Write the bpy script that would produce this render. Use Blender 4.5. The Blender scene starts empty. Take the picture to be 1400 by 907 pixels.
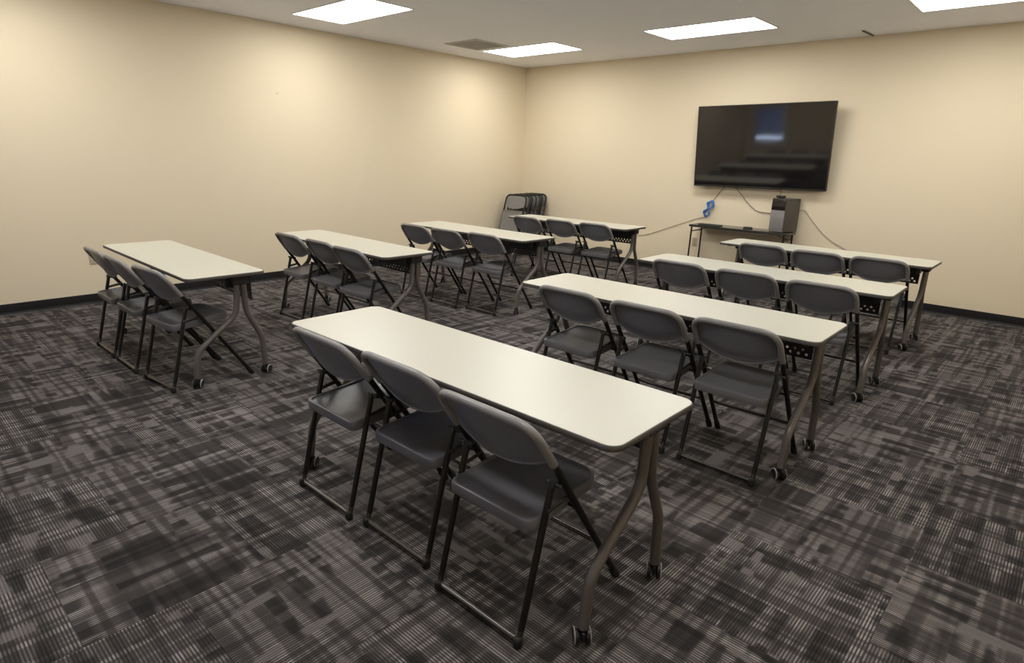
import bpy, bmesh, math, random
from mathutils import Vector, Matrix
random.seed(7)
scene = bpy.context.scene
COL = scene.collection

# ------------------------------------------------------------------ camera
cam_data = bpy.data.cameras.new('camera')
cam_data.sensor_width = 36.0
cam_data.lens = 837.88 / 1400.0 * 36.0
cam_data.clip_start = 0.05
cam = bpy.data.objects.new('camera', cam_data)
COL.objects.link(cam)
yaw, pit, rol = math.radians(42.3027), math.radians(16.0946), math.radians(1.65098)
F = Vector((-math.sin(yaw)*math.cos(pit), math.cos(yaw)*math.cos(pit), -math.sin(pit)))
Rt = Vector((math.cos(yaw), math.sin(yaw), 0)); Up = Rt.cross(F)
c_, s_ = math.cos(rol), math.sin(rol)
R2, U2 = Rt*c_ + Up*s_, Up*c_ - Rt*s_
M = Matrix(((R2.x, U2.x, -F.x, 7.0202), (R2.y, U2.y, -F.y, -7.8729), (R2.z, U2.z, -F.z, 1.5287), (0, 0, 0, 1)))
cam.matrix_world = M
scene.camera = cam

# ------------------------------------------------------------------ world, exposure
world = bpy.data.worlds.new('world'); scene.world = world
world.use_nodes = True
world.node_tree.nodes['Background'].inputs[0].default_value = (0.62, 0.76, 1.0, 1)
world.node_tree.nodes['Background'].inputs[1].default_value = 13.0
scene.view_settings.view_transform = 'Standard'
scene.view_settings.look = 'None'
scene.view_settings.gamma = 1.0
scene.view_settings.use_curve_mapping = False
scene.view_settings.exposure = 0.0
LIGHT_STRENGTH = 14.2

# ------------------------------------------------------------------ materials
def mat(name, col, rough=0.5, metal=0.0, spec=0.5, emit=None, noise=None, bump=None):
    m = bpy.data.materials.new(name); m.use_nodes = True
    nt = m.node_tree; b = nt.nodes['Principled BSDF']
    b.inputs['Base Color'].default_value = (*col, 1)
    b.inputs['Roughness'].default_value = rough
    b.inputs['Metallic'].default_value = metal
    b.inputs['Specular IOR Level'].default_value = spec
    if emit:
        b.inputs['Emission Color'].default_value = (*emit[0], 1)
        b.inputs['Emission Strength'].default_value = emit[1]
    tc = nt.nodes.new('ShaderNodeTexCoord')
    if noise:
        scale, amt = noise
        n = nt.nodes.new('ShaderNodeTexNoise'); n.inputs['Scale'].default_value = scale
        n.inputs['Detail'].default_value = 3
        nt.links.new(tc.outputs['Object'], n.inputs['Vector'])
        mr = nt.nodes.new('ShaderNodeMapRange')
        mr.inputs['To Min'].default_value = 1 - amt; mr.inputs['To Max'].default_value = 1 + amt
        nt.links.new(n.outputs['Fac'], mr.inputs['Value'])
        mx = nt.nodes.new('ShaderNodeMix'); mx.data_type = 'RGBA'; mx.blend_type = 'MULTIPLY'
        mx.inputs['Factor'].default_value = 1
        mx.inputs['A'].default_value = (*col, 1)
        nt.links.new(mr.outputs['Result'], mx.inputs['B'])
        nt.links.new(mx.outputs['Result'], b.inputs['Base Color'])
    if bump:
        scale, strength, dist = bump
        n = nt.nodes.new('ShaderNodeTexNoise'); n.inputs['Scale'].default_value = scale
        n.inputs['Detail'].default_value = 2
        nt.links.new(tc.outputs['Object'], n.inputs['Vector'])
        bp = nt.nodes.new('ShaderNodeBump'); bp.inputs['Strength'].default_value = strength
        bp.inputs['Distance'].default_value = dist
        nt.links.new(n.outputs['Fac'], bp.inputs['Height'])
        nt.links.new(bp.outputs['Normal'], b.inputs['Normal'])
    return m

def carpet_material():
    m = bpy.data.materials.new('carpet_tiles'); m.use_nodes = True
    nt = m.node_tree; N = nt.nodes; Lk = nt.links
    bs = N['Principled BSDF']; bs.inputs['Roughness'].default_value = 0.95
    bs.inputs['Specular IOR Level'].default_value = 0.1
    def val(x, sock):
        if isinstance(x, (int, float)): sock.default_value = x
        else: Lk.new(x, sock)
    def mt(op, a, b=0.0, c=0.0, clamp=False):
        n = N.new('ShaderNodeMath'); n.operation = op; n.use_clamp = clamp
        val(a, n.inputs[0]); val(b, n.inputs[1]); val(c, n.inputs[2]); return n.outputs[0]
    def comb(x, y, z=0.0):
        n = N.new('ShaderNodeCombineXYZ'); val(x, n.inputs[0]); val(y, n.inputs[1]); val(z, n.inputs[2]); return n.outputs[0]
    def noise(vec, scale=1.0, detail=1.0, rough=0.5):
        n = N.new('ShaderNodeTexNoise'); n.inputs['Scale'].default_value = scale
        n.inputs['Detail'].default_value = detail; n.inputs['Roughness'].default_value = rough
        Lk.new(vec, n.inputs['Vector']); return n.outputs['Fac']
    def white(vec):
        n = N.new('ShaderNodeTexWhiteNoise'); n.noise_dimensions = '3D'
        Lk.new(vec, n.inputs['Vector']); return n.outputs['Value']
    def ramp(x, lo, hi, a=0.0, b=1.0):
        n = N.new('ShaderNodeMapRange'); n.interpolation_type = 'SMOOTHSTEP'
        val(x, n.inputs['Value']); n.inputs['From Min'].default_value = lo; n.inputs['From Max'].default_value = hi
        n.inputs['To Min'].default_value = a; n.inputs['To Max'].default_value = b; return n.outputs['Result']
    T = 0.60
    tc = N.new('ShaderNodeTexCoord'); sp = N.new('ShaderNodeSeparateXYZ'); Lk.new(tc.outputs['Object'], sp.inputs[0])
    X = mt('ADD', sp.outputs[0], -6.79 + 24*T)          # grid lines measured in the room
    ix = mt('FLOOR', mt('DIVIDE', X, T))
    par = mt('MODULO', ix, 2.0)
    Y = mt('ADD', mt('ADD', sp.outputs[1], 3.40 + 24*T), mt('MULTIPLY', par, 0.3))
    iy = mt('FLOOR', mt('DIVIDE', Y, T))
    fx = mt('SUBTRACT', mt('DIVIDE', X, T), ix); fy = mt('SUBTRACT', mt('DIVIDE', Y, T), iy)
    turn = mt('MODULO', mt('ADD', ix, iy), 2.0)
    # u runs along the yarn lines, v across them (metres)
    u = mt('MULTIPLY', mt('ADD', fx, mt('MULTIPLY', turn, mt('SUBTRACT', fy, fx))), T)
    v = mt('MULTIPLY', mt('ADD', fy, mt('MULTIPLY', turn, mt('SUBTRACT', fx, fy))), T)
    seed = mt('MULTIPLY', white(comb(ix, iy, 3.0)), 57.0)
    # fine yarn lines
    PITCH = 0.0105
    lid = mt('FLOOR', mt('DIVIDE', v, PITCH))
    lw = white(comb(lid, seed, 1.0))
    lv = mt('SUBTRACT', mt('DIVIDE', v, PITCH), lid)
    line = ramp(mt('ABSOLUTE', mt('SUBTRACT', lv, 0.5)), 0.16, 0.36, 1.0, 0.0)
    line = mt('MULTIPLY', line, mt('ADD', 0.55, mt('MULTIPLY', lw, 0.6)))
    # plaid: bands along and across the yarn, each drifting slowly in the other direction
    def band_u(f, k, lo, hi): return ramp(noise(comb(mt('MULTIPLY', u, f), mt('MULTIPLY', v, 1.5), mt('ADD', seed, k)), 1.0, 0.0), lo, hi)
    def band_v(f, k, lo, hi): return ramp(noise(comb(mt('MULTIPLY', u, 1.5), mt('MULTIPLY', v, f), mt('ADD', seed, k)), 1.0, 0.0), lo, hi)
    dash = band_u(38.0, 1.0, 0.36, 0.64)
    dark = mt('MULTIPLY', band_u(15.0, 5.0, 0.44, 0.54), band_v(15.0, 11.0, 0.46, 0.56))
    bars = mt('MULTIPLY', band_v(20.0, 17.0, 0.52, 0.64), 1.0)
    solid = mt('MULTIPLY', band_u(9.0, 23.0, 0.56, 0.62), band_v(12.0, 29.0, 0.57, 0.63))
    big = noise(comb(mt('MULTIPLY', u, 4.0), mt('MULTIPLY', v, 4.0), seed), 1.0, 0.0)
    big = ramp(big, 0.3, 0.7)
    hatch = mt('MULTIPLY', line, mt('ADD', 0.42, mt('MULTIPLY', dash, 0.58)))
    hatch = mt('MULTIPLY', hatch, mt('ADD', 0.70, mt('MULTIPLY', big, 0.45)))
    lvl = mt('ADD', 0.18, mt('MULTIPLY', hatch, 0.62))
    lvl = mt('ADD', lvl, mt('MULTIPLY', dash, 0.08))
    lvl = mt('MULTIPLY', lvl, mt('SUBTRACT', 1.0, mt('MULTIPLY', bars, 0.42)))
    lvl = mt('MULTIPLY', lvl, mt('SUBTRACT', 1.0, mt('MULTIPLY', dark, 0.66)))
    sol = mt('ADD', 0.43, mt('MULTIPLY', line, 0.16))
    lvl = mt('ADD', mt('MULTIPLY', lvl, mt('SUBTRACT', 1.0, solid)), mt('MULTIPLY', sol, solid))
    fib = noise(comb(mt('MULTIPLY', sp.outputs[0], 260.0), mt('MULTIPLY', sp.outputs[1], 260.0)), 1.0, 1.0)
    lvl = mt('MULTIPLY', lvl, mt('ADD', 0.75, mt('MULTIPLY', fib, 0.5)), clamp=True)
    cr = N.new('ShaderNodeValToRGB'); e = cr.color_ramp.elements
    e[0].position = 0.0; e[0].color = (0.010, 0.0095, 0.009, 1)
    e[1].position = 1.0; e[1].color = (0.305, 0.276, 0.262, 1)
    x = cr.color_ramp.elements.new(0.35); x.color = (0.072, 0.064, 0.061, 1)
    Lk.new(lvl, cr.inputs[0]); Lk.new(cr.outputs[0], bs.inputs['Base Color'])
    bp = N.new('ShaderNodeBump'); bp.inputs['Strength'].default_value = 0.3; bp.inputs['Distance'].default_value = 0.003
    Lk.new(lvl, bp.inputs['Height']); Lk.new(bp.outputs[0], bs.inputs['Normal'])
    return m

MAT = dict(
    wall=mat('cream_wall_paint', (0.775, 0.670, 0.485), 0.75, spec=0.25, bump=(140, 0.12, 0.002)),
    ceiling=mat('white_ceiling_paint', (0.92, 0.93, 0.98), 0.9, spec=0.2, noise=(2.0, 0.03)),
    carpet=carpet_material(),
    cove=mat('black_cove_base', (0.008, 0.007, 0.008), 0.5, spec=0.3),
    edge_strip=mat('grey_carpet_edge', (0.20, 0.18, 0.17), 0.8),
    laminate=mat('off_white_laminate', (0.54, 0.527, 0.44), 0.32, noise=(1.3, 0.025)),
    tmold=mat('brown_grey_edge_band', (0.085, 0.075, 0.066), 0.5),
    tleg=mat('bronze_grey_paint', (0.135, 0.118, 0.106), 0.38, metal=0.3),
    under=mat('dark_underside_board', (0.05, 0.045, 0.04), 0.7),
    panel=mat('black_perforated_steel', (0.02, 0.02, 0.024), 0.5, metal=0.2),
    bracket=mat('black_bracket', (0.02, 0.019, 0.019), 0.5),
    caster=mat('black_caster_nylon', (0.010, 0.010, 0.011), 0.35),
    tread=mat('grey_caster_rim', (0.30, 0.285, 0.27), 0.4),
    plastic=mat('charcoal_moulded_plastic', (0.125, 0.123, 0.132), 0.36, spec=0.6, bump=(420, 0.08, 0.001)),
    sleeve=mat('lit_charcoal_plastic', (0.205, 0.195, 0.185), 0.36, spec=0.6),  # same charcoal plastic, lightened to paint in light on upward-facing rims
    tube=mat('black_painted_tube', (0.010, 0.009, 0.009), 0.33, spec=0.35),
    bar=mat('worn_dark_steel', (0.10, 0.09, 0.085), 0.25, metal=0.8),
    rubber=mat('black_rubber', (0.008, 0.008, 0.008), 0.7),
    screen=mat('glossy_black_screen', (0.008, 0.007, 0.007), 0.06, spec=0.8),
    bezel=mat('black_bezel', (0.015, 0.012, 0.010), 0.35),
    consoletop=mat('glossy_dark_top', (0.035, 0.032, 0.028), 0.18),
    tower_front=mat('glossy_dark_brown_front', (0.022, 0.014, 0.014), 0.15),
    tower_panel=mat('grey_front_panel', (0.21, 0.195, 0.19), 0.4),
    tower_case=mat('grey_steel_case', (0.085, 0.074, 0.066), 0.45, metal=0.2),
    blue=mat('blue_cable_jacket', (0.06, 0.18, 0.46), 0.4),
    cable=mat('grey_cable_jacket', (0.30, 0.25, 0.19), 0.5),
    darkcable=mat('dark_cable_jacket', (0.10, 0.085, 0.07), 0.5),
    plate=mat('ivory_outlet_plate', (0.52, 0.42, 0.29), 0.4),
    slot=mat('dark_slot', (0.03, 0.025, 0.02), 0.6),
    grille=mat('grey_vent_metal', (0.62, 0.60, 0.58), 0.6),
    grille_dark=mat('vent_throat', (0.45, 0.43, 0.42), 0.8),
    fixture=mat('white_fixture_frame', (0.75, 0.74, 0.72), 0.5),
    diffuser=mat('lit_diffuser', (0.9, 0.9, 0.9), 0.5, emit=((1.0, 0.985, 0.965), LIGHT_STRENGTH)),
    doorframe=mat('dark_door_frame', (0.03, 0.03, 0.03), 0.4),
)
glass = bpy.data.materials.new('door_glass'); glass.use_nodes = True
g = glass.node_tree.nodes['Principled BSDF']
g.inputs['Roughness'].default_value = 0.02; g.inputs['Transmission Weight'].default_value = 1.0; g.inputs['IOR'].default_value = 1.05
MAT['glass'] = glass
shade = bpy.data.materials.new('roller_shade_fabric'); shade.use_nodes = True
_n = shade.node_tree.nodes; _n.clear()
_o = _n.new('ShaderNodeOutputMaterial'); _t = _n.new('ShaderNodeBsdfTranslucent'); _d = _n.new('ShaderNodeBsdfDiffuse'); _m = _n.new('ShaderNodeMixShader')
_t.inputs[0].default_value = (0.42, 0.50, 0.66, 1); _d.inputs[0].default_value = (0.45, 0.45, 0.46, 1); _m.inputs[0].default_value = 0.6
shade.node_tree.links.new(_t.outputs[0], _m.inputs[1]); shade.node_tree.links.new(_d.outputs[0], _m.inputs[2]); shade.node_tree.links.new(_m.outputs[0], _o.inputs[0])
MAT['shade'] = shade  # passes bluish daylight, only on the added windows

# ------------------------------------------------------------------ mesh helpers
def fillet(pts, r, n=6):
    """round the corners of a polyline; r may be one radius or one per inner point"""
    P = [Vector(p) for p in pts]; out = [P[0]]
    for i in range(1, len(P)-1):
        a, b, c = P[i-1], P[i], P[i+1]
        rr = r[i-1] if isinstance(r, (list, tuple)) else r
        d1 = (a-b).normalized(); d2 = (c-b).normalized()
        ang = d1.angle(d2)
        if rr <= 0 or ang > 3.10: out.append(b); continue
        t = min(rr/math.tan(ang/2), (a-b).length*0.49, (c-b).length*0.49)
        p0, p2 = b+d1*t, b+d2*t
        for k in range(n+1):
            s = k/n
            out.append(p0*(1-s)**2 + b*2*s*(1-s) + p2*s*s)
    out.append(P[-1]); return out

def add_tube(bm, pts, r, seg=10, cap=True, flat=1.0, mi=0):
    pts = [Vector(p) for p in pts]; rings = []
    t0 = (pts[1]-pts[0]).normalized()
    ref = Vector((1, 0, 0)) if abs(t0.x) < 0.9 else Vector((0, 1, 0))
    nrm = (ref - t0*ref.dot(t0)).normalized()
    for i, p in enumerate(pts):
        if i == 0: t = pts[1]-pts[0]
        elif i == len(pts)-1: t = pts[-1]-pts[-2]
        else: t = (pts[i+1]-pts[i]).normalized() + (pts[i]-pts[i-1]).normalized()
        t.normalize()
        nrm = (nrm - t*nrm.dot(t)).normalized(); bn = t.cross(nrm)
        rr = r[i] if isinstance(r, (list, tuple)) else r
        rings.append([bm.verts.new(p + nrm*math.cos(2*math.pi*k/seg)*rr*flat + bn*math.sin(2*math.pi*k/seg)*rr) for k in range(seg)])
    for a, b in zip(rings, rings[1:]):
        for k in range(seg):
            f = bm.faces.new((a[k], a[(k+1) % seg], b[(k+1) % seg], b[k])); f.smooth = True; f.material_index = mi
    if cap:
        bm.faces.new(rings[0][::-1]).material_index = mi
        bm.faces.new(rings[-1]).material_index = mi

def add_box(bm, lo, hi, bevel=0.0, seg=2, mi=0, mtx=None):
    r = bmesh.ops.create_cube(bm, size=1.0)
    vs = r['verts']
    lo, hi = Vector(lo), Vector(hi)
    for v in vs:
        v.co = Vector((lo[i] + (v.co[i]+0.5)*(hi[i]-lo[i]) for i in range(3)))
    fs = set(f for v in vs for f in v.link_faces)
    for f in fs: f.material_index = mi
    if bevel > 0:
        es = list(set(e for v in vs for e in v.link_edges))
        rb = bmesh.ops.bevel(bm, geom=es, offset=bevel, segments=seg, affect='EDGES', profile=0.5)
        vs = list(set(v for f in rb['faces'] for v in f.verts) | set(v for v in vs if v.is_valid))
        for f in rb['faces']: f.material_index = mi; f.smooth = seg > 1
    if mtx is not None:
        for v in set(vs): v.co = mtx @ v.co

def rrect(w, d, r, n=6):
    """rounded rectangle outline, counter clockwise; r = radius or (rear, front)"""
    if not isinstance(r, (list, tuple)): r = (r, r)
    out = []
    for cx, cy, a0, rr in ((1, -1, -90, r[0]), (1, 1, 0, r[1]), (-1, 1, 90, r[1]), (-1, -1, 180, r[0])):
        for k in range(n+1):
            a = math.radians(a0 + 90*k/n)
            out.append((cx*(w/2-rr) + math.cos(a)*rr, cy*(d/2-rr) + math.sin(a)*rr))
    return out

def add_rings(bm, rings, cap_first=True, cap_last=True, smooth=True, mi=0):
    R = [[bm.verts.new(p) for p in ring] for ring in rings]
    for a, b in zip(R, R[1:]):
        n = len(a)
        for k in range(n):
            f = bm.faces.new((a[k], a[(k+1) % n], b[(k+1) % n], b[k])); f.smooth = smooth; f.material_index = mi
    if cap_first: f = bm.faces.new(R[0][::-1]); f.material_index = mi; f.smooth = smooth
    if cap_last: f = bm.faces.new(R[-1]); f.material_index = mi; f.smooth = smooth

def add_lathe(bm, prof, seg=20, mtx=None, mi=None):
    """prof: (radius, height) pairs turned round z"""
    rings = []
    for (r, h) in prof:
        ring = [Vector((r*math.cos(2*math.pi*k/seg), r*math.sin(2*math.pi*k/seg), h)) for k in range(seg)]
        rings.append([bm.verts.new(mtx @ p if mtx is not None else p) for p in ring])
    for i, (a, b) in enumerate(zip(rings, rings[1:])):
        for k in range(seg):
            f = bm.faces.new((a[k], a[(k+1) % seg], b[(k+1) % seg], b[k])); f.smooth = True
            f.material_index = mi[i] if mi else 0
    bm.faces.new(rings[0][::-1]); bm.faces.new(rings[-1])

def obj(name, bm, m, parent=None, label=None, sharp=0.7):
    bmesh.ops.recalc_face_normals(bm, faces=bm.faces[:])
    me = bpy.data.meshes.new(name); bm.to_mesh(me); bm.free()
    for mm in (m if isinstance(m, (list, tuple)) else [m]): me.materials.append(MAT[mm])
    try: me.set_sharp_from_angle(angle=sharp)
    except Exception: pass
    o = bpy.data.objects.new(name, me); COL.objects.link(o)
    if parent is not None: o.parent = parent
    if label: o['label'] = label
    return o

def tag(o, label, cat, group=None):
    o['label'] = label; o['category'] = cat
    if group: o['group'] = group
    return o

def thing(name, label, cat, loc=(0, 0, 0), rz=0.0, group=None):
    o = bpy.data.objects.new(name, None); COL.objects.link(o)
    o.empty_display_size = 0.1
    o.location = loc; o.rotation_euler = (0, 0, rz)
    return tag(o, label, cat, group)

def struct(name, bm, m):
    o = obj(name, bm, m); o['kind'] = 'structure'; return o

def copy_thing(root, loc, rz, label, rx=0.0):
    def cp(o, parent):
        c = o.copy(); COL.objects.link(c)
        if parent is not None: c.parent = parent
        for ch in o.children: cp(ch, c)
        return c
    kids = list(root.children)
    r = root.copy(); COL.objects.link(r)
    for ch in kids: cp(ch, r)
    r.location = loc; r.rotation_euler = (rx, 0, rz); r['label'] = label
    return r

B = bmesh.new

# ------------------------------------------------------------------ the room
XR, YF, H = 7.9, -9.0, 2.861
b = B(); add_box(b, (-0.12, YF-0.12, -0.10), (XR+0.12, 0.12, 0.0)); struct('floor', b, 'carpet')
b = B(); add_box(b, (-0.12, YF-0.12, H), (XR+0.12, 0.12, H+0.10)); struct('ceiling', b, 'ceiling')
b = B(); add_box(b, (-0.12, YF-0.12, 0), (0, 0.12, H)); struct('wall_left', b, 'wall')
b = B(); add_box(b, (0, 0, 0), (XR, 0.12, H)); struct('wall_back', b, 'wall')
b = B(); add_box(b, (XR, YF-0.12, 0), (XR+0.12, 0.12, H)); struct('wall_right', b, 'wall')
# wall behind the camera: two added windows with roller shades, one for the bluish television reflection, one for cool fill light
ADDED_WINS = [(0.25, 1.00, 0.70, 1.55), (2.60, 6.20, 0.85, 2.25)]
b = B(); xs = 0.0
for x0, x1, z0, z1 in ADDED_WINS:
    add_box(b, (xs, YF-0.12, 0), (x0, YF, H)); add_box(b, (x0, YF-0.12, 0), (x1, YF, z0)); add_box(b, (x0, YF-0.12, z1), (x1, YF, H)); xs = x1
add_box(b, (xs, YF-0.12, 0), (XR, YF, H))
struct('wall_front', b, 'wall')
for i, (x0, x1, z0, z1) in enumerate(ADDED_WINS):
    b = B(); t = 0.035
    for lo, hi in (((x0, z0), (x0+t, z1)), ((x1-t, z0), (x1, z1)), ((x0+t, z0), (x1-t, z0+t)), ((x0+t, z1-t), (x1-t, z1))):
        add_box(b, (lo[0], YF-0.10, lo[1]), (hi[0], YF-0.04, hi[1]))
    win = struct('added_window_%d' % (i+1), b, 'doorframe')
    b = B(); add_box(b, (x0+t, YF-0.075, z0+t), (x1-t, YF-0.069, z1-t)); obj('glass_pane', b, 'glass', win)
    b = B(); gap = 0.10 if i == 0 else 0.02
    add_box(b, (x0+t, YF-0.0305, z0+t+gap), (x1-t, YF-0.0295, z1)); add_box(b, (x0+t, YF-0.036, z0+t+gap-0.012), (x1-t, YF-0.024, z0+t+gap), 0.004)
    obj('roller_shade', b, 'shade', win)

def cove(name, p0, p1, inward):
    """rubber cove base: 95 mm high with a small toe at the carpet"""
    b = B(); p0, p1, n = Vector(p0), Vector(p1), Vector(inward)
    prof = [(0, 0), (0.016, 0), (0.013, 0.004), (0.008, 0.012), (0.006, 0.03), (0.006, 0.090), (0.004, 0.096), (0, 0.097)]
    rings = [[p + n*a + Vector((0, 0, h)) for a, h in prof] for p in (p0, p1)]
    add_rings(b, rings, smooth=False); return struct(name, b, 'cove')
cove('baseboard_left', (0, YF, 0), (0, 0, 0), (1, 0, 0))
cove('baseboard_back', (0, 0, 0), (XR, 0, 0), (0, -1, 0))
cove('baseboard_right', (XR, 0, 0), (XR, YF, 0), (-1, 0, 0))
cove('baseboard_front', (XR, YF, 0), (0, YF, 0), (0, 1, 0))

# ------------------------------------------------------------------ training tables
TL, TD, TZ = 1.829, 0.508, 0.740
LX = 0.830
def perforated_panel(b, x0, x1, z0, z1, t, bands, pitch, r):
    """steel sheet with two bands of round holes; the holes are real openings"""
    zs = sorted(set([z0, z1] + [e for band in bands for e in band]))
    n = int(round((x1-x0)/pitch)); px = (x1-x0)/n
    vc = {}
    def V(x, z):
        k = (round(x, 5), round(z, 5))
        if k not in vc: vc[k] = b.verts.new((x, 0, z))
        return vc[k]
    faces = []
    for za, zb in zip(zs, zs[1:]):
        holed = any(abs(za-q[0]) < 1e-6 for q in bands)
        if not holed:
            for i in range(n):
                faces.append(b.faces.new((V(x0+i*px, za), V(x0+(i+1)*px, za), V(x0+(i+1)*px, zb), V(x0+i*px, zb))))
            continue
        rows = 2; dz = (zb-za)/rows
        for j in range(rows):
            zl, zh = za+j*dz, za+(j+1)*dz; zc = (zl+zh)/2
            for i in range(n):
                xl, xh = x0+i*px, x0+(i+1)*px; xc = (xl+xh)/2
                if i in (0, n-1) or (i+j) % 2:
                    faces.append(b.faces.new((V(xl, zl), V(xh, zl), V(xh, zh), V(xl, zh)))); continue
                ring = [b.verts.new((xc+math.cos(a)*r, 0, zc+math.sin(a)*r)) for a in [math.pi/4*k for k in range(8)]]
                c = [V(xh, zh), V(xl, zh), V(xl, zl), V(xh, zl)]
                # corner k sits between ring vertices 2k and 2k+2 (at 45 degrees = ring 2k+1)
                for k in range(4):
                    a0, a1, a2 = ring[2*k], ring[2*k+1], ring[(2*k+2) % 8]
                    faces.append(b.faces.new((a0, c[k], a1))); faces.append(b.faces.new((a1, c[k], a2)))
                    faces.append(b.faces.new((a2, c[k], c[(k+1) % 4])))
    bmesh.ops.recalc_face_normals(b, faces=faces)
    bmesh.ops.solidify(b, geom=faces, thickness=t)

def make_caster(root, x, y, ang, top):
    cs = B()
    m = Matrix.Translation((x, y, 0)) @ Matrix.Rotation(ang, 4, 'Z')
    add_lathe(cs, [(0.0095, 0.045), (0.0095, top)], 12, Matrix.Translation((x, y, 0)))
    add_lathe(cs, [(0.012, 0.060), (0.017, 0.062), (0.017, 0.070), (0.010, 0.074)], 14, Matrix.Translation((x, y, 0)))
    add_box(cs, (-0.026, -0.007, 0.026), (0.026, 0.007, 0.062), 0.006, 2, mtx=m)
    hood = obj('caster', cs, 'caster', root)
    for s in (-1, 1):
        w = B()
        mm = m @ Matrix.Translation((-0.008, s*0.0185, 0.0305)) @ Matrix.Rotation(math.radians(90), 4, 'X')
        q = -s
        add_lathe(w, [(0.004, -0.0095*q), (0.024, -0.0095*q), (0.029, -0.006*q), (0.030, 0.003*q), (0.030, 0.006*q), (0.0265, 0.0098*q), (0.021, 0.0098*q), (0.019, 0.007*q), (0.006, 0.009*q)],
                  22, mm, [0, 0, 0, 0, 1, 0, 0, 0])
        obj('wheel', w, ['caster', 'tread'], hood)

def make_table(label):
    root = thing('training_table', label, 'table', group='flip top training tables')
    b = B()
    rings = [[(x, y, TZ-0.003) for x, y in rrect(TL-0.010, TD-0.010, 0.045, 8)],
             [(x, y, TZ) for x, y in rrect(TL-0.010, TD-0.010, 0.045, 8)]]
    rings.insert(0, [(x, y, TZ-0.018) for x, y in rrect(TL-0.012, TD-0.012, 0.045, 8)])
    add_rings(b, rings, smooth=False)
    obj('tabletop', b, 'laminate', root)
    b = B()
    prof = [(-0.013, -0.0185), (-0.002, -0.0205), (0.0, -0.0175), (0.0, -0.004), (-0.0015, -0.0012), (-0.0055, -0.0008)]
    rings = [[(x, y, TZ+h) for x, y in rrect(TL+2*o, TD+2*o, 0.05+o, 8)] for o, h in prof]
    add_rings(b, rings, cap_first=False, cap_last=False)
    obj('edge_band', b, 'tmold', root)
    for s in (-1, 1):
        x = s*LX
        b = B(); add_tube(b, fillet([(x, 0.085, 0.690), (x, 0.065, 0.455), (x, -0.205, 0.245), (x, -0.228, 0.068)], [0.13, 0.13], 8), 0.0195, 14)
        obj('leg', b, 'tleg', root)
        b = B(); add_tube(b, fillet([(x, 0.125, 0.690), (x, 0.130, 0.470), (x, 0.222, 0.270), (x, 0.230, 0.068)], [0.16, 0.16], 8), 0.0195, 14)
        obj('leg', b, 'tleg', root)
        b = B()   # hinge head bolted under the top
        add_box(b, (x-0.030, 0.05, 0.655), (x+0.030, 0.16, 0.712), 0.006)
        add_box(b, (x-0.022, -0.17, 0.704), (x+0.022, 0.20, 0.7135), 0.003)
        add_box(b, (x-s*0.050-0.012, 0.03, 0.63), (x-s*0.050+0.012, 0.17, 0.712), 0.006)
        obj('hinge_head', b, 'bracket', root)
        make_caster(root, x, -0.228, -0.85 + random.uniform(-0.3, 0.3), 0.072)
        make_caster(root, x, 0.230, -0.70 + random.uniform(-0.4, 0.4), 0.072)
    b = B(); add_box(b, (-LX+0.025, 0.090, 0.664), (LX-0.025, 0.130, 0.700), 0.004); obj('cross_beam', b, 'bracket', root)
    b = B(); perforated_panel(b, -0.775, 0.775, 0.520, 0.705, 0.0025, [(0.532, 0.576), (0.646, 0.690)], 0.0205, 0.0082)
    for v in b.verts: v.co.y += 0.200
    obj('modesty_panel', b, 'panel', root)
    for x in (-0.70, 0.70):
        b = B(); add_box(b, (x-0.012, 0.128, 0.672), (x+0.012, 0.203, 0.690), 0.002); obj('panel_bracket', b, 'bracket', root)
    return root

tables = {   # centre x, centre y, label
    'R1': (5.274, -6.267, 'white-topped training table nearest the camera, filling the foreground'),
    'R2': (5.338, -4.703, 'white-topped training table just beyond the foreground one, second in the television column'),
    'R3': (5.327, -3.256, 'white-topped training table third back in the television column, two rows behind the foreground table'),
    'R4': (5.280, -1.657, 'white-topped training table farthest back on the right, in front of the black console'),
    'L1': (2.168, -6.241, 'white-topped training table alone at the far left, closest of the column along the left wall'),
    'L2': (2.228, -4.822, 'white-topped training table second in the column along the left wall'),
    'L3': (2.238, -3.233, 'white-topped training table third in the column along the left wall'),
    'L4': (2.274, -1.560, 'white-topped training table farthest back on the left, before the leaning stacked chairs'),
}
proto = None
for k, (x, y, lab) in tables.items():
    if proto is None:
        proto = make_table(lab); proto.location = (x, y, 0); t = proto
    else:
        t = copy_thing(proto, (x, y, 0), 0, lab)
    t.rotation_euler.z = math.radians({'R2': 0.6, 'R3': 0.8, 'L1': -1.0, 'L2': -0.9, 'L3': -0.9, 'L4': 1.2, 'R1': 0.5}.get(k, 0))

# ------------------------------------------------------------------ folding chairs
FX, RX = 0.216, 0.194           # half widths of front and rear frames
SL = 0.668                      # run per rise of the front frame
def fy(z): return 0.53 - SL*z   # depth of the front frame at height z (rear feet at 0)
TOPZ = 0.776
DN = Vector((0, SL, -1)).normalized(); NR = Vector((0, -1, -SL)).normalized()   # down the frame, out of its back
def rear(z): return 0.142/0.553*z

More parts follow.
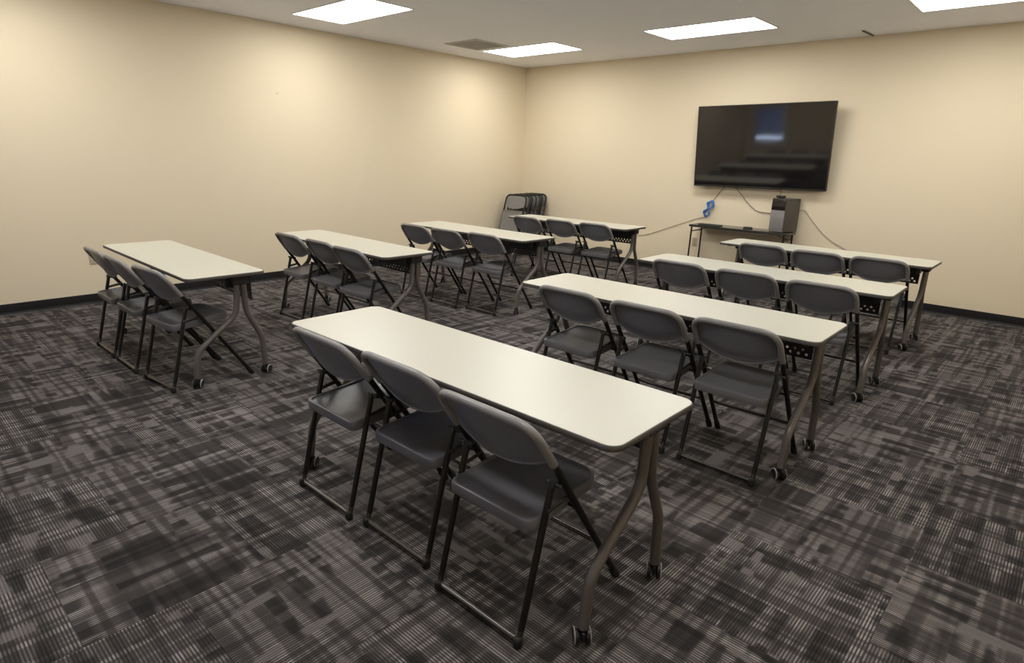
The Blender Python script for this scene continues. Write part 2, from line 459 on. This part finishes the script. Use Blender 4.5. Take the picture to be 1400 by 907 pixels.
def backrest_mesh(P, sleeve=True):
    """curved back panel: P(x, s, d) maps across, down from the top, depth out of the back"""
    b = B(); nx, ns = 20, 10; W = 0.206
    def outline(x):
        q = abs(x)/W
        top = 0.004 if q < 0.72 else 0.004 + 0.062*(1-math.sqrt(max(0, 1-((q-0.72)/0.28)**2)))
        bot = 0.168 + 0.050*(1-q**2.2)
        return top, bot
    front, back = [], []
    for i in range(nx+1):
        x = W*(-1 + 2*i/nx); t, bo = outline(x); bow = 0.034*(1-(x/W)**2)
        cf, cb = [], []
        for j in range(ns+1):
            k = j/ns; s = t + (bo-t)*k
            d = bow*min(1, 0.25 + 1.1*k) - 0.004
            lip = 0.004 if j in (ns,) else 0.0
            cb.append(b.verts.new(P(x, s, d + 0.004 + lip))); cf.append(b.verts.new(P(x, s, d - 0.005)))
        front.append(cf); back.append(cb)
    for i in range(nx):
        for j in range(ns):
            for g in (front, back):
                f = b.faces.new((g[i][j], g[i+1][j], g[i+1][j+1], g[i][j+1])); f.smooth = True
        b.faces.new((front[i][0], back[i][0], back[i+1][0], front[i+1][0]))
        b.faces.new((front[i][ns], front[i+1][ns], back[i+1][ns], back[i][ns]))
    for i in (0, nx):
        for j in range(ns):
            b.faces.new((front[i][j], front[i][j+1], back[i][j+1], back[i][j]))
    # rolled sleeve of the moulding over the top of the frame
    sl = [P(x, t, 0.002) for x, t in ((-FX, 0.185), (-FX+0.004, 0.0), (FX-0.004, 0.0), (FX, 0.185))]
    if sleeve: add_tube(b, fillet(sl, [0.085, 0.085], 10), 0.0145, 12, mi=1)
    # rolled bead along the bottom edge
    pts = []
    for i in range(nx+1):
        x = W*0.985*(-1 + 2*i/nx); t, bo = outline(x)
        pts.append(P(x, bo, 0.034*(1-(x/W)**2)*1.0))
    add_tube(b, pts, 0.0062, 8)
    return b

def seat_mesh(P, w=0.374, d=0.402):
    """moulded seat with a rolled rim: P(x, y, h), h up from the rim"""
    b = B()
    spec = [(0.80, -0.030), (0.955, -0.044), (0.99, -0.043), (1.0, -0.036), (1.0, -0.008), (0.99, -0.002), (0.965, 0.0), (0.940, -0.0005),
            (0.915, -0.0075), (0.80, -0.010), (0.60, -0.0125), (0.35, -0.015), (0.12, -0.016)]
    ol = rrect(w, d, (0.030, 0.085), 8)
    rings = []
    for sc, h in spec:
        ring = []
        for x, y in ol:
            # keep rim width even: shrink by a distance near the edge, by scale inside
            e = (1-sc)
            xx, yy = x*sc, y*(1-e*0.97)
            hh = h
            if yy > 0.12: hh = h - 0.45*(yy-0.12)**2*4       # waterfall front
            ring.append(P(xx, yy, hh))
        rings.append(ring)
    add_rings(b, rings)
    return b

def make_chair(label):
    root = thing('folding_chair', label, 'chair', group='folding chairs pushed up to the tables')
    # upper frame: inverted U of tube round the back, down to the seat
    zc = 0.44
    b = B(); add_tube(b, fillet([(-FX, fy(zc), zc), (-FX, fy(0.60), 0.60), (-FX+0.004, fy(TOPZ), TOPZ), (FX-0.004, fy(TOPZ), TOPZ), (FX, fy(0.60), 0.60), (FX, fy(zc), zc)], [0.3, 0.085, 0.085, 0.3], 10), 0.0128, 12)
    obj('back_frame', b, 'tube', root)
    P = lambda x, s, d: Vector((x, fy(TOPZ), TOPZ)) + DN*s + NR*d
    obj('backrest', backrest_mesh(P), ['plastic', 'sleeve'], root)
    ta = math.atan2(0.030, 0.37)
    SP = lambda x, y, h: Vector((x, 0.240 + y*math.cos(ta) - h*math.sin(ta), 0.452 + y*math.sin(ta) + h*math.cos(ta)))
    obj('seat', seat_mesh(SP), 'plastic', root)
    for s in (-1, 1):
        b = B(); add_tube(b, [(s*FX, fy(zc), zc), (s*(FX+0.004), fy(0.02), 0.02)], 0.0125, 12); lg = obj('leg', b, 'tube', root)
        b = B(); add_tube(b, [(s*(FX+0.003), fy(0.055), 0.055), (s*(FX+0.004), fy(0.010), 0.010), (s*(FX+0.004), fy(0.001), 0.001)], [0.0155, 0.0165, 0.015], 12)
        obj('rubber_foot', b, 'rubber', lg)
        b = B(); add_tube(b, [(s*RX, rear(0.06), 0.06), (s*RX, rear(0.545), 0.545)], 0.0118, 12); lg = obj('leg', b, 'tube', root)
        b = B(); add_box(b, (s*RX-0.0135, -0.013, 0.0005), (s*RX+0.0135, 0.016, 0.042), 0.009, 3)
        obj('rubber_foot', b, 'rubber', lg)
        b = B()   # folding links between rear leg and frame
        xs = s*(FX+RX)/2
        add_tube(b, [(xs, rear(0.540)-0.012, 0.540), (xs, fy(0.520)+0.012, 0.520)], 0.010, 8, flat=0.45)
        add_tube(b, [(xs, rear(0.455)-0.008, 0.452), (xs, fy(0.470)+0.006, 0.470)], 0.009, 8, flat=0.45)
        add_tube(b, [(s*(RX-0.02), rear(0.540), 0.540), (s*(FX+0.017), rear(0.540), 0.540)], 0.006, 8)
        obj('folding_link', b, 'bracket', root)
    b = B(); add_tube(b, fillet([(-RX, rear(0.065), 0.065), (-RX, 0.006, 0.024), (RX, 0.006, 0.024), (RX, rear(0.065), 0.065)], 0.04, 8), 0.0105, 12)
    obj('floor_bar', b, 'bar', root)
    b = B(); add_tube(b, [(-FX, fy(0.216), 0.216), (FX, fy(0.216), 0.216)], 0.0085, 10)
    obj('cross_bar', b, 'bar', root)
    b = B(); add_tube(b, [(-FX, fy(0.425)-0.002, 0.418), (FX, fy(0.425)-0.002, 0.418)], 0.007, 8)
    add_tube(b, [(-RX, rear(0.402), 0.402), (RX, rear(0.402), 0.402)], 0.007, 8)
    obj('seat_rod', b, 'tube', root)
    return root

def rowname(k):
    return {'R1': 'the foreground table', 'R2': 'the table just beyond the foreground one',
            'R3': 'the third table back in the television column', 'R4': 'the farthest right table before the black console',
            'L1': 'the far left table', 'L2': 'the second table along the left wall',
            'L3': 'the third table along the left wall', 'L4': 'the farthest left table near the leaning stack'}[k]
PLACE = ['black folding chair at the left end of ', 'black folding chair at the middle of ', 'black folding chair at the right end of ']
chairs = {   # centre x, rear foot y, turn in degrees
    'R1': [(4.775, -6.625, 0), (5.258, -6.600, 0), (5.772, -6.645, 0)],
    'R2': [(4.895, -5.093, 0), (5.412, -5.095, 0), (5.900, -5.085, 0)],
    'R3': [(4.830, -3.640, 0), (5.350, -3.645, 0), (5.860, -3.665, 0)],
    'R4': [(4.855, -2.070, 0), (5.360, -2.120, 0), (5.840, -2.090, 0)],
    'L1': [(1.768, -6.680, 0), (2.242, -6.680, 0), (2.776, -6.645, 5.5)],
    'L2': [(1.775, -5.178, 0), (2.300, -5.178, 0), (2.790, -5.215, 0)],
    'L3': [(1.800, -3.765, 0), (2.290, -3.756, 0), (2.775, -3.690, 0)],
    'L4': [(1.880, -2.050, 0), (2.362, -1.985, 0), (2.842, -1.940, 0)],
}
cproto = None
for k, lst in chairs.items():
    for i, (x, y, a) in enumerate(lst):
        lab = PLACE[i] + rowname(k)
        if cproto is None:
            cproto = make_chair(lab); c = cproto; c.location = (x, y, 0); c.rotation_euler.z = math.radians(a)
        else:
            c = copy_thing(cproto, (x, y, 0), math.radians(a), lab)

# ------------------------------------------------------------------ folded chairs leaning in the corner
def make_folded(label):
    root = thing('folded_chair', label, 'chair', group='folded chairs leaning in the corner')
    b = B(); z0 = 0.42
    add_tube(b, fillet([(-FX, 0, z0), (-FX+0.004, 0, 0.955), (FX-0.004, 0, 0.955), (FX, 0, z0)], 0.095, 10), 0.0128, 12)
    obj('back_frame', b, 'tube', root)
    P = lambda x, s, d: Vector((x, -d*0.35, 0.955 - s))
    obj('backrest', backrest_mesh(P, False), 'sleeve', root)  # folded chairs take the lightened copy of the charcoal plastic
    SP = lambda x, y, h: Vector((x, -0.020 - (h+0.018)*0.62, 0.502 - y))
    obj('seat', seat_mesh(SP, 0.392, 0.40), 'sleeve', root)
    for s in (-1, 1):
        b = B(); add_tube(b, [(s*FX, 0, z0), (s*(FX+0.006), 0, 0.02)], 0.0125, 12); lg = obj('leg', b, 'tube', root)
        b = B(); add_tube(b, [(s*(FX+0.006), 0, 0.05), (s*(FX+0.006), 0, 0.001)], 0.0160, 12); obj('rubber_foot', b, 'rubber', lg)
        b = B(); add_tube(b, [(s*RX, 0.018, 0.58), (s*RX, 0.018, 0.10)], 0.0118, 12); obj('leg', b, 'tube', root)
        b = B(); add_tube(b, [(s*(FX+RX)/2, 0.010, 0.60), (s*(FX+RX)/2, 0.012, 0.47)], 0.010, 8, flat=0.45); obj('folding_link', b, 'bracket', root)
    b = B(); add_tube(b, fillet([(-RX, 0.018, 0.10), (-RX, 0.018, 0.062), (RX, 0.018, 0.062), (RX, 0.018, 0.10)], 0.035, 6), 0.0105, 10); obj('floor_bar', b, 'bar', root)
    b = B(); add_tube(b, [(-FX, 0.0, 0.22), (FX, 0.0, 0.22)], 0.0085, 8); obj('cross_bar', b, 'bar', root)
    return root
NST = 7; fp = None
names_f = ['folded black chair at the front of the leaning stack, its seat facing the room'] + \
    ['folded black chair in the corner stack, %s from the front, seen edge on' % w for w in ('second', 'third', 'fourth', 'fifth', 'sixth')] + \
    ['folded black chair at the back of the leaning stack, against the television wall']
for i in range(NST):
    k = i/(NST-1)
    lean = math.radians(16 - 2*k)
    top_y = -0.555 + (0.555-0.075)*k
    x = 0.385 + 0.012*math.sin(i*2.1)
    y = top_y - 0.955*math.sin(lean)
    if fp is None:
        fp = make_folded(names_f[0]); fp.location = (x, y, 0); fp.rotation_euler = (-lean, 0, 0)
    else:
        copy_thing(fp, (x, y, 0), 0, names_f[i], rx=-lean)

# ------------------------------------------------------------------ television
def television():
    root = thing('television', 'large flat black television tilted forward on the cream back wall', 'television', (3.945, 0, 1.702))
    root.rotation_euler.y = math.radians(-0.6)
    tilt = math.radians(4.35); W, Hh = 1.640, 0.985
    zc = 0.0; Mx = Matrix.Translation((0, -0.135, zc)) @ Matrix.Rotation(tilt, 4, 'X')
    b = B(); add_box(b, (-W/2, 0.0, -Hh/2), (W/2, 0.040, Hh/2), 0.006, mtx=Mx)
    add_box(b, (-W*0.33, 0.036, -Hh*0.42), (W*0.33, 0.062, Hh*0.05), 0.010, mtx=Mx); obj('housing', b, 'bezel', root)
    b = B()
    for lo, hi in (((-W/2, -0.004, Hh/2-0.012), (W/2, 0.004, Hh/2)), ((-W/2, -0.004, -Hh/2), (W/2, 0.004, -Hh/2+0.020)),
                   ((-W/2, -0.004, -Hh/2+0.020), (-W/2+0.012, 0.004, Hh/2-0.012)), ((W/2-0.012, -0.004, -Hh/2+0.020), (W/2, 0.004, Hh/2-0.012))):
        add_box(b, lo, hi, 0.0015, 1, mtx=Mx)
    obj('bezel', b, 'bezel', root)
    b = B(); add_box(b, (-W/2+0.011, -0.0025, -Hh/2+0.019), (W/2-0.011, 0.002, Hh/2-0.011), mtx=Mx); obj('screen', b, 'screen', root)
    b = B()
    add_box(b, (-0.34, -0.018, -0.20), (0.34, -0.0005, 0.20), 0.003)
    for s in (-1, 1): add_box(b, (s*0.22-0.020, -0.075, -0.16), (s*0.22+0.020, -0.015, 0.14), 0.003)
    obj('wall_mount', b, 'bracket', root)
    return root
television()

# ------------------------------------------------------------------ console with folding legs
def console():
    root = thing('console_table', 'narrow black glossy console on thin folding legs below the television', 'console table', (3.872, -0.195, 0))
    W, D, Z = 1.245, 0.335, 0.722
    b = B(); add_rings(b, [[(x, y, h) for x, y in rrect(W-2*i, D-2*i, 0.012, 4)] for i, h in ((0.004, Z-0.028), (0, Z-0.025), (0, Z-0.003), (0.003, Z))], smooth=False)
    obj('top', b, 'consoletop', root)
    for sx in (-1, 1):
        xe = sx*(W/2-0.035)
        for sy in (-1, 1):
            b = B(); add_tube(b, [(xe, sy*(D/2-0.022), Z-0.026), (xe+sx*0.010, sy*(D/2-0.012), 0.012)], 0.0105, 10); lg = obj('leg', b, 'tube', root)
            b = B(); add_tube(b, [(xe+sx*0.010, sy*(D/2-0.012), 0.03), (xe+sx*0.010, sy*(D/2-0.012), 0.001)], 0.0135, 10); obj('rubber_foot', b, 'rubber', lg)
        b = B()
        add_tube(b, [(xe, -(D/2-0.022), Z-0.085), (xe, D/2-0.022, Z-0.085)], 0.007, 8)
        add_tube(b, [(xe-sx*0.17, 0, Z-0.030), (xe, 0, Z-0.085)], 0.006, 8)
        obj('leg_brace', b, 'tube', root)
    return root
console()

b = B(); add_rings(b, [[(x, y, h) for x, y in rrect(0.30-2*i, 0.11-2*i, 0.02, 4)] for i, h in ((0, 0), (0, 0.012), (0.004, 0.016))])
o = obj('keyboard', b, 'bracket'); o.location = (3.50, -0.27, 0.7222); tag(o, 'thin flat black slab lying on the left half of the console', 'keyboard')
b = B(); add_rings(b, [[(x, y, h) for x, y in rrect(0.11-2*i, 0.055-2*i, 0.02, 5)] for i, h in ((0, 0), (0, 0.018), (0.008, 0.028))])
o = obj('remote_control', b, 'rubber'); o.location = (3.985, -0.25, 0.7222); o.rotation_euler.z = 0.3; tag(o, 'small black object lying at the middle of the console top', 'remote')

def tower():
    yaw = math.radians(-14); W, D, Hh = 0.178, 0.30, 0.395
    root = thing('computer_tower', 'dark computer tower standing on the right end of the console', 'computer', (4.375, -0.168, 0.7222), yaw)
    b = B(); add_box(b, (-W/2, -D/2+0.012, 0.008), (W/2, D/2, Hh), 0.004)
    for sx in (-1, 1):
        for sy in (-1, 1): add_box(b, (sx*0.06-0.014, sy*0.09-0.014, 0.0), (sx*0.06+0.014, sy*0.09+0.014, 0.010))
    obj('case', b, 'tower_case', root)
    b = B(); add_box(b, (-W/2, -D/2, 0.262), (W/2, -D/2+0.014, Hh), 0.004); 
    for z in (0.30, 0.345): add_box(b, (-W/2+0.012, -D/2-0.002, z), (W/2-0.012, -D/2+0.002, z+0.034), 0.001, 1)
    obj('drive_bay', b, 'tower_front', root)
    b = B(); add_box(b, (-W/2, -D/2, 0.008), (W/2, -D/2+0.014, 0.260), 0.004)
    obj('front_panel', b, 'tower_panel', root)
    return root
tower()
def camera_box():
    root = thing('webcam', 'small black device perched on top of the dark computer tower', 'device', (4.315, -0.205, 1.1175), math.radians(-14))
    b = B(); add_box(b, (-0.055, -0.022, 0.006), (0.055, 0.022, 0.034), 0.010, 3); add_box(b, (-0.03, -0.018, 0.0), (0.03, 0.018, 0.010), 0.003)
    obj('body', b, 'bracket', root)
    b = B(); add_lathe(b, [(0.011, -0.004), (0.011, 0.001), (0.008, 0.002), (0.006, 0.000)], 14, Matrix.Translation((0, -0.022, 0.020)) @ Matrix.Rotation(math.radians(90), 4, 'X'))
    obj('lens', b, 'screen', root)
    return root
camera_box()

# ------------------------------------------------------------------ cables on the back wall
def cable(pts, r, m, name, label, smooth=10):
    P = [Vector(p) for p in pts]; Q = []
    for i in range(len(P)-1):           # Catmull-Rom through the points
        p0, p1, p2, p3 = P[max(i-1, 0)], P[i], P[i+1], P[min(i+2, len(P)-1)]
        for k in range(smooth):
            t = k/smooth
            Q.append(0.5*((2*p1) + (p2-p0)*t + (2*p0-5*p1+4*p2-p3)*t*t + (3*p1-p0-3*p2+p3)*t**3))
    Q.append(P[-1])
    b = B(); add_tube(b, Q, r, 8); o = obj(name, b, m); return tag(o, label, 'cable')
cable([(3.516, -0.010, 1.225), (3.510, -0.010, 1.195), (3.45, -0.010, 1.12), (3.392, -0.010, 1.030)], 0.0034, 'darkcable', 'cable', 'short grey cable running from the television down to the blue coil')
cable([(3.296, -0.010, 0.800), (3.17, -0.008, 0.765), (3.05, -0.008, 0.718), (2.75, -0.008, 0.60), (2.447, -0.008, 0.482), (2.15, -0.008, 0.425), (1.90, -0.008, 0.30), (1.80, -0.010, 0.12), (1.78, -0.022, 0.006)], 0.0032, 'cable', 'cable', 'pale cable sagging along the wall leftward from the blue coil')
cable([(3.645, -0.010, 1.222), (3.656, -0.010, 1.209), (3.74, -0.010, 1.13), (3.842, -0.010, 1.029), (3.95, -0.010, 0.945), (4.025, -0.010, 0.924), (4.18, -0.010, 0.919), (4.262, -0.010, 0.917)], 0.0036, 'darkcable', 'cable', 'tan cable drooping from the television bottom to behind the computer tower')
cable([(4.245, -0.030, 1.222), (4.262, -0.10, 1.17), (4.285, -0.17, 1.16), (4.30, -0.19, 1.148)], 0.0036, 'darkcable', 'cable', 'short dark cable dropping from the television to the small black device')
cable([(4.46, -0.02, 0.96), (4.544, -0.010, 0.983), (4.63, -0.008, 0.89), (4.772, -0.008, 0.745), (4.90, -0.008, 0.655), (5.038, -0.008, 0.586), (5.30, -0.008, 0.44), (5.55, -0.008, 0.20), (5.60, -0.024, 0.006)], 0.0032, 'cable', 'cable', 'pale cable sloping down the wall rightward from the computer tower')
# figure-eight coil
b = B(); c0 = Vector((3.342, -0.020, 0.912)); ax = Vector((0.36, 0, 0.93)).normalized(); sx = Vector((0.93, 0, -0.36)).normalized()
for j in range(6):
    pts = []; A = 0.118 - 0.006*j; Wd = 0.026 + 0.005*j
    for k in range(49):
        t = 2*math.pi*k/48 + 0.05*j
        pts.append(c0 + ax*A*math.sin(t) + sx*Wd*math.sin(2*t) + Vector((0, -0.004*j + 0.006*math.cos(t), 0)))
    add_tube(b, pts, 0.0050, 6, cap=False)
add_tube(b, [c0 + sx*0.022*math.cos(a) + ax*0.004*math.sin(3*a) + Vector((0, -0.012+0.016*math.sin(a), 0)) for a in [2*math.pi*k/16 for k in range(17)]], 0.006, 6, cap=False)
tag(obj('coiled_cable', b, 'blue'), 'bright blue cable tied in a figure eight, hanging below the television', 'cable')

# ------------------------------------------------------------------ outlets
def outlet(loc, rz, label):
    root = thing('wall_outlet', label, 'outlet', loc, rz)
    b = B(); add_box(b, (-0.037, -0.006, -0.060), (0.037, -0.0003, 0.060), 0.003); obj('cover_plate', b, 'plate', root)
    for z in (-0.024, 0.024):
        b = B(); add_rings(b, [[(x, -0.0055-h, z+y) for x, y in rrect(0.034, 0.030, 0.010, 4)] for h in (0, 0.0022)], smooth=False); sk = obj('socket', b, 'plate', root)
        b = B()
        for x in (-0.007, 0.007): add_box(b, (x-0.0012, -0.0084, z-0.004), (x+0.0012, -0.0076, z+0.006))
        add_lathe(b, [(0.0022, 0), (0.0022, 0.0008)], 8, Matrix.Translation((0, -0.0076, z-0.009)) @ Matrix.Rotation(math.radians(90), 4, 'X'))
        obj('slot', b, 'slot', sk)
    return root
outlet((3.178, 0, 0.455), 0, 'cream electrical outlet on the back wall below the console')
outlet((0, -6.262, 0.445), math.radians(90), 'cream electrical outlet on the left wall behind the far left table')
b = B(); add_lathe(b, [(0.004, 0), (0.004, 0.012), (0.007, 0.013), (0.007, 0.016)], 10, Matrix.Translation((0, -4.243, 2.121)) @ Matrix.Rotation(math.radians(90), 4, 'Y'))
tag(obj('wall_nail', b, 'plate'), 'tiny nail in the bare cream left wall', 'nail')

# ------------------------------------------------------------------ ceiling fixtures
def ceiling_light(label):
    root = thing('ceiling_light', label, 'ceiling light', group='flat ceiling light panels')
    W, D = 1.235, 0.625; w, d = 1.205, 0.595
    b = B()
    for lo, hi in (((-W/2, -D/2, -0.006), (W/2, -d/2, 0)), ((-W/2, d/2, -0.006), (W/2, D/2, 0)), ((-W/2, -d/2, -0.006), (-w/2, d/2, 0)), ((w/2, -d/2, -0.006), (W/2, d/2, 0))):
        add_box(b, lo, hi)
    obj('frame', b, 'fixture', root)
    b = B(); add_box(b, (-w/2, -d/2, -0.004), (w/2, d/2, -0.001)); obj('diffuser', b, 'diffuser', root)
    return root
LABEL = {(0, 0): 'lit rectangular ceiling light nearest the room corner, beside the grey vent', (1, 0): 'lit rectangular ceiling light above and in front of the television',
         (0, 1): 'lit rectangular ceiling light cut by the top edge above the left wall', (2, 0): 'lit rectangular ceiling light at the top right corner of the view'}
lp = None
for j, y in enumerate((-1.270, -4.020, -6.770)):
    for i, x in enumerate((1.215, 3.700, 6.185)):
        lab = LABEL.get((i, j), 'lit rectangular ceiling light out of view, %s over the %s' % (('left', 'middle', 'right')[i], ('back row', 'middle row', 'front row')[j]))
        if lp is None: lp = ceiling_light(lab); lp.location = (x, y, H)
        else: copy_thing(lp, (x, y, H), 0, lab)

def vent():
    root = thing('ceiling_vent', 'square grey slatted air vent in the ceiling beside the corner light', 'vent', (0.90, -1.97, H))
    S = 0.58
    b = B()
    for lo, hi in (((-S/2, -S/2), (S/2, -S/2+0.03)), ((-S/2, S/2-0.03), (S/2, S/2)), ((-S/2, -S/2+0.03), (-S/2+0.03, S/2-0.03)), ((S/2-0.03, -S/2+0.03), (S/2, S/2-0.03))):
        add_box(b, (*lo, -0.010), (*hi, -0.0005), 0.002, 1)
    obj('frame', b, 'grille', root)
    b = B(); add_box(b, (-S/2+0.03, -S/2+0.03, -0.002), (S/2-0.03, S/2-0.03, -0.0005)); obj('backing', b, 'grille_dark', root)
    n = 20
    b = B()
    for k in range(n):
        y = -S/2+0.03 + (S-0.06)*(k+0.5)/n
        m = Matrix.Translation((0, y, -0.006)) @ Matrix.Rotation(math.radians(7), 4, 'X')
        add_box(b, (-S/2+0.03, -0.0085, -0.0006), (S/2-0.03, 0.0085, 0.0006), mtx=m)
    obj('louvers', b, 'grille', root)
    return root
vent()
b = B(); add_box(b, (-0.012, -0.17, -0.010), (0.012, 0.17, -0.0005), 0.003, 1)
o = obj('ceiling_strip', b, 'tmold'); o.location = (4.955, -0.185, H); o.rotation_euler.z = -0.06
tag(o, 'short thin dark strip on the ceiling above the television wall', 'ceiling strip')
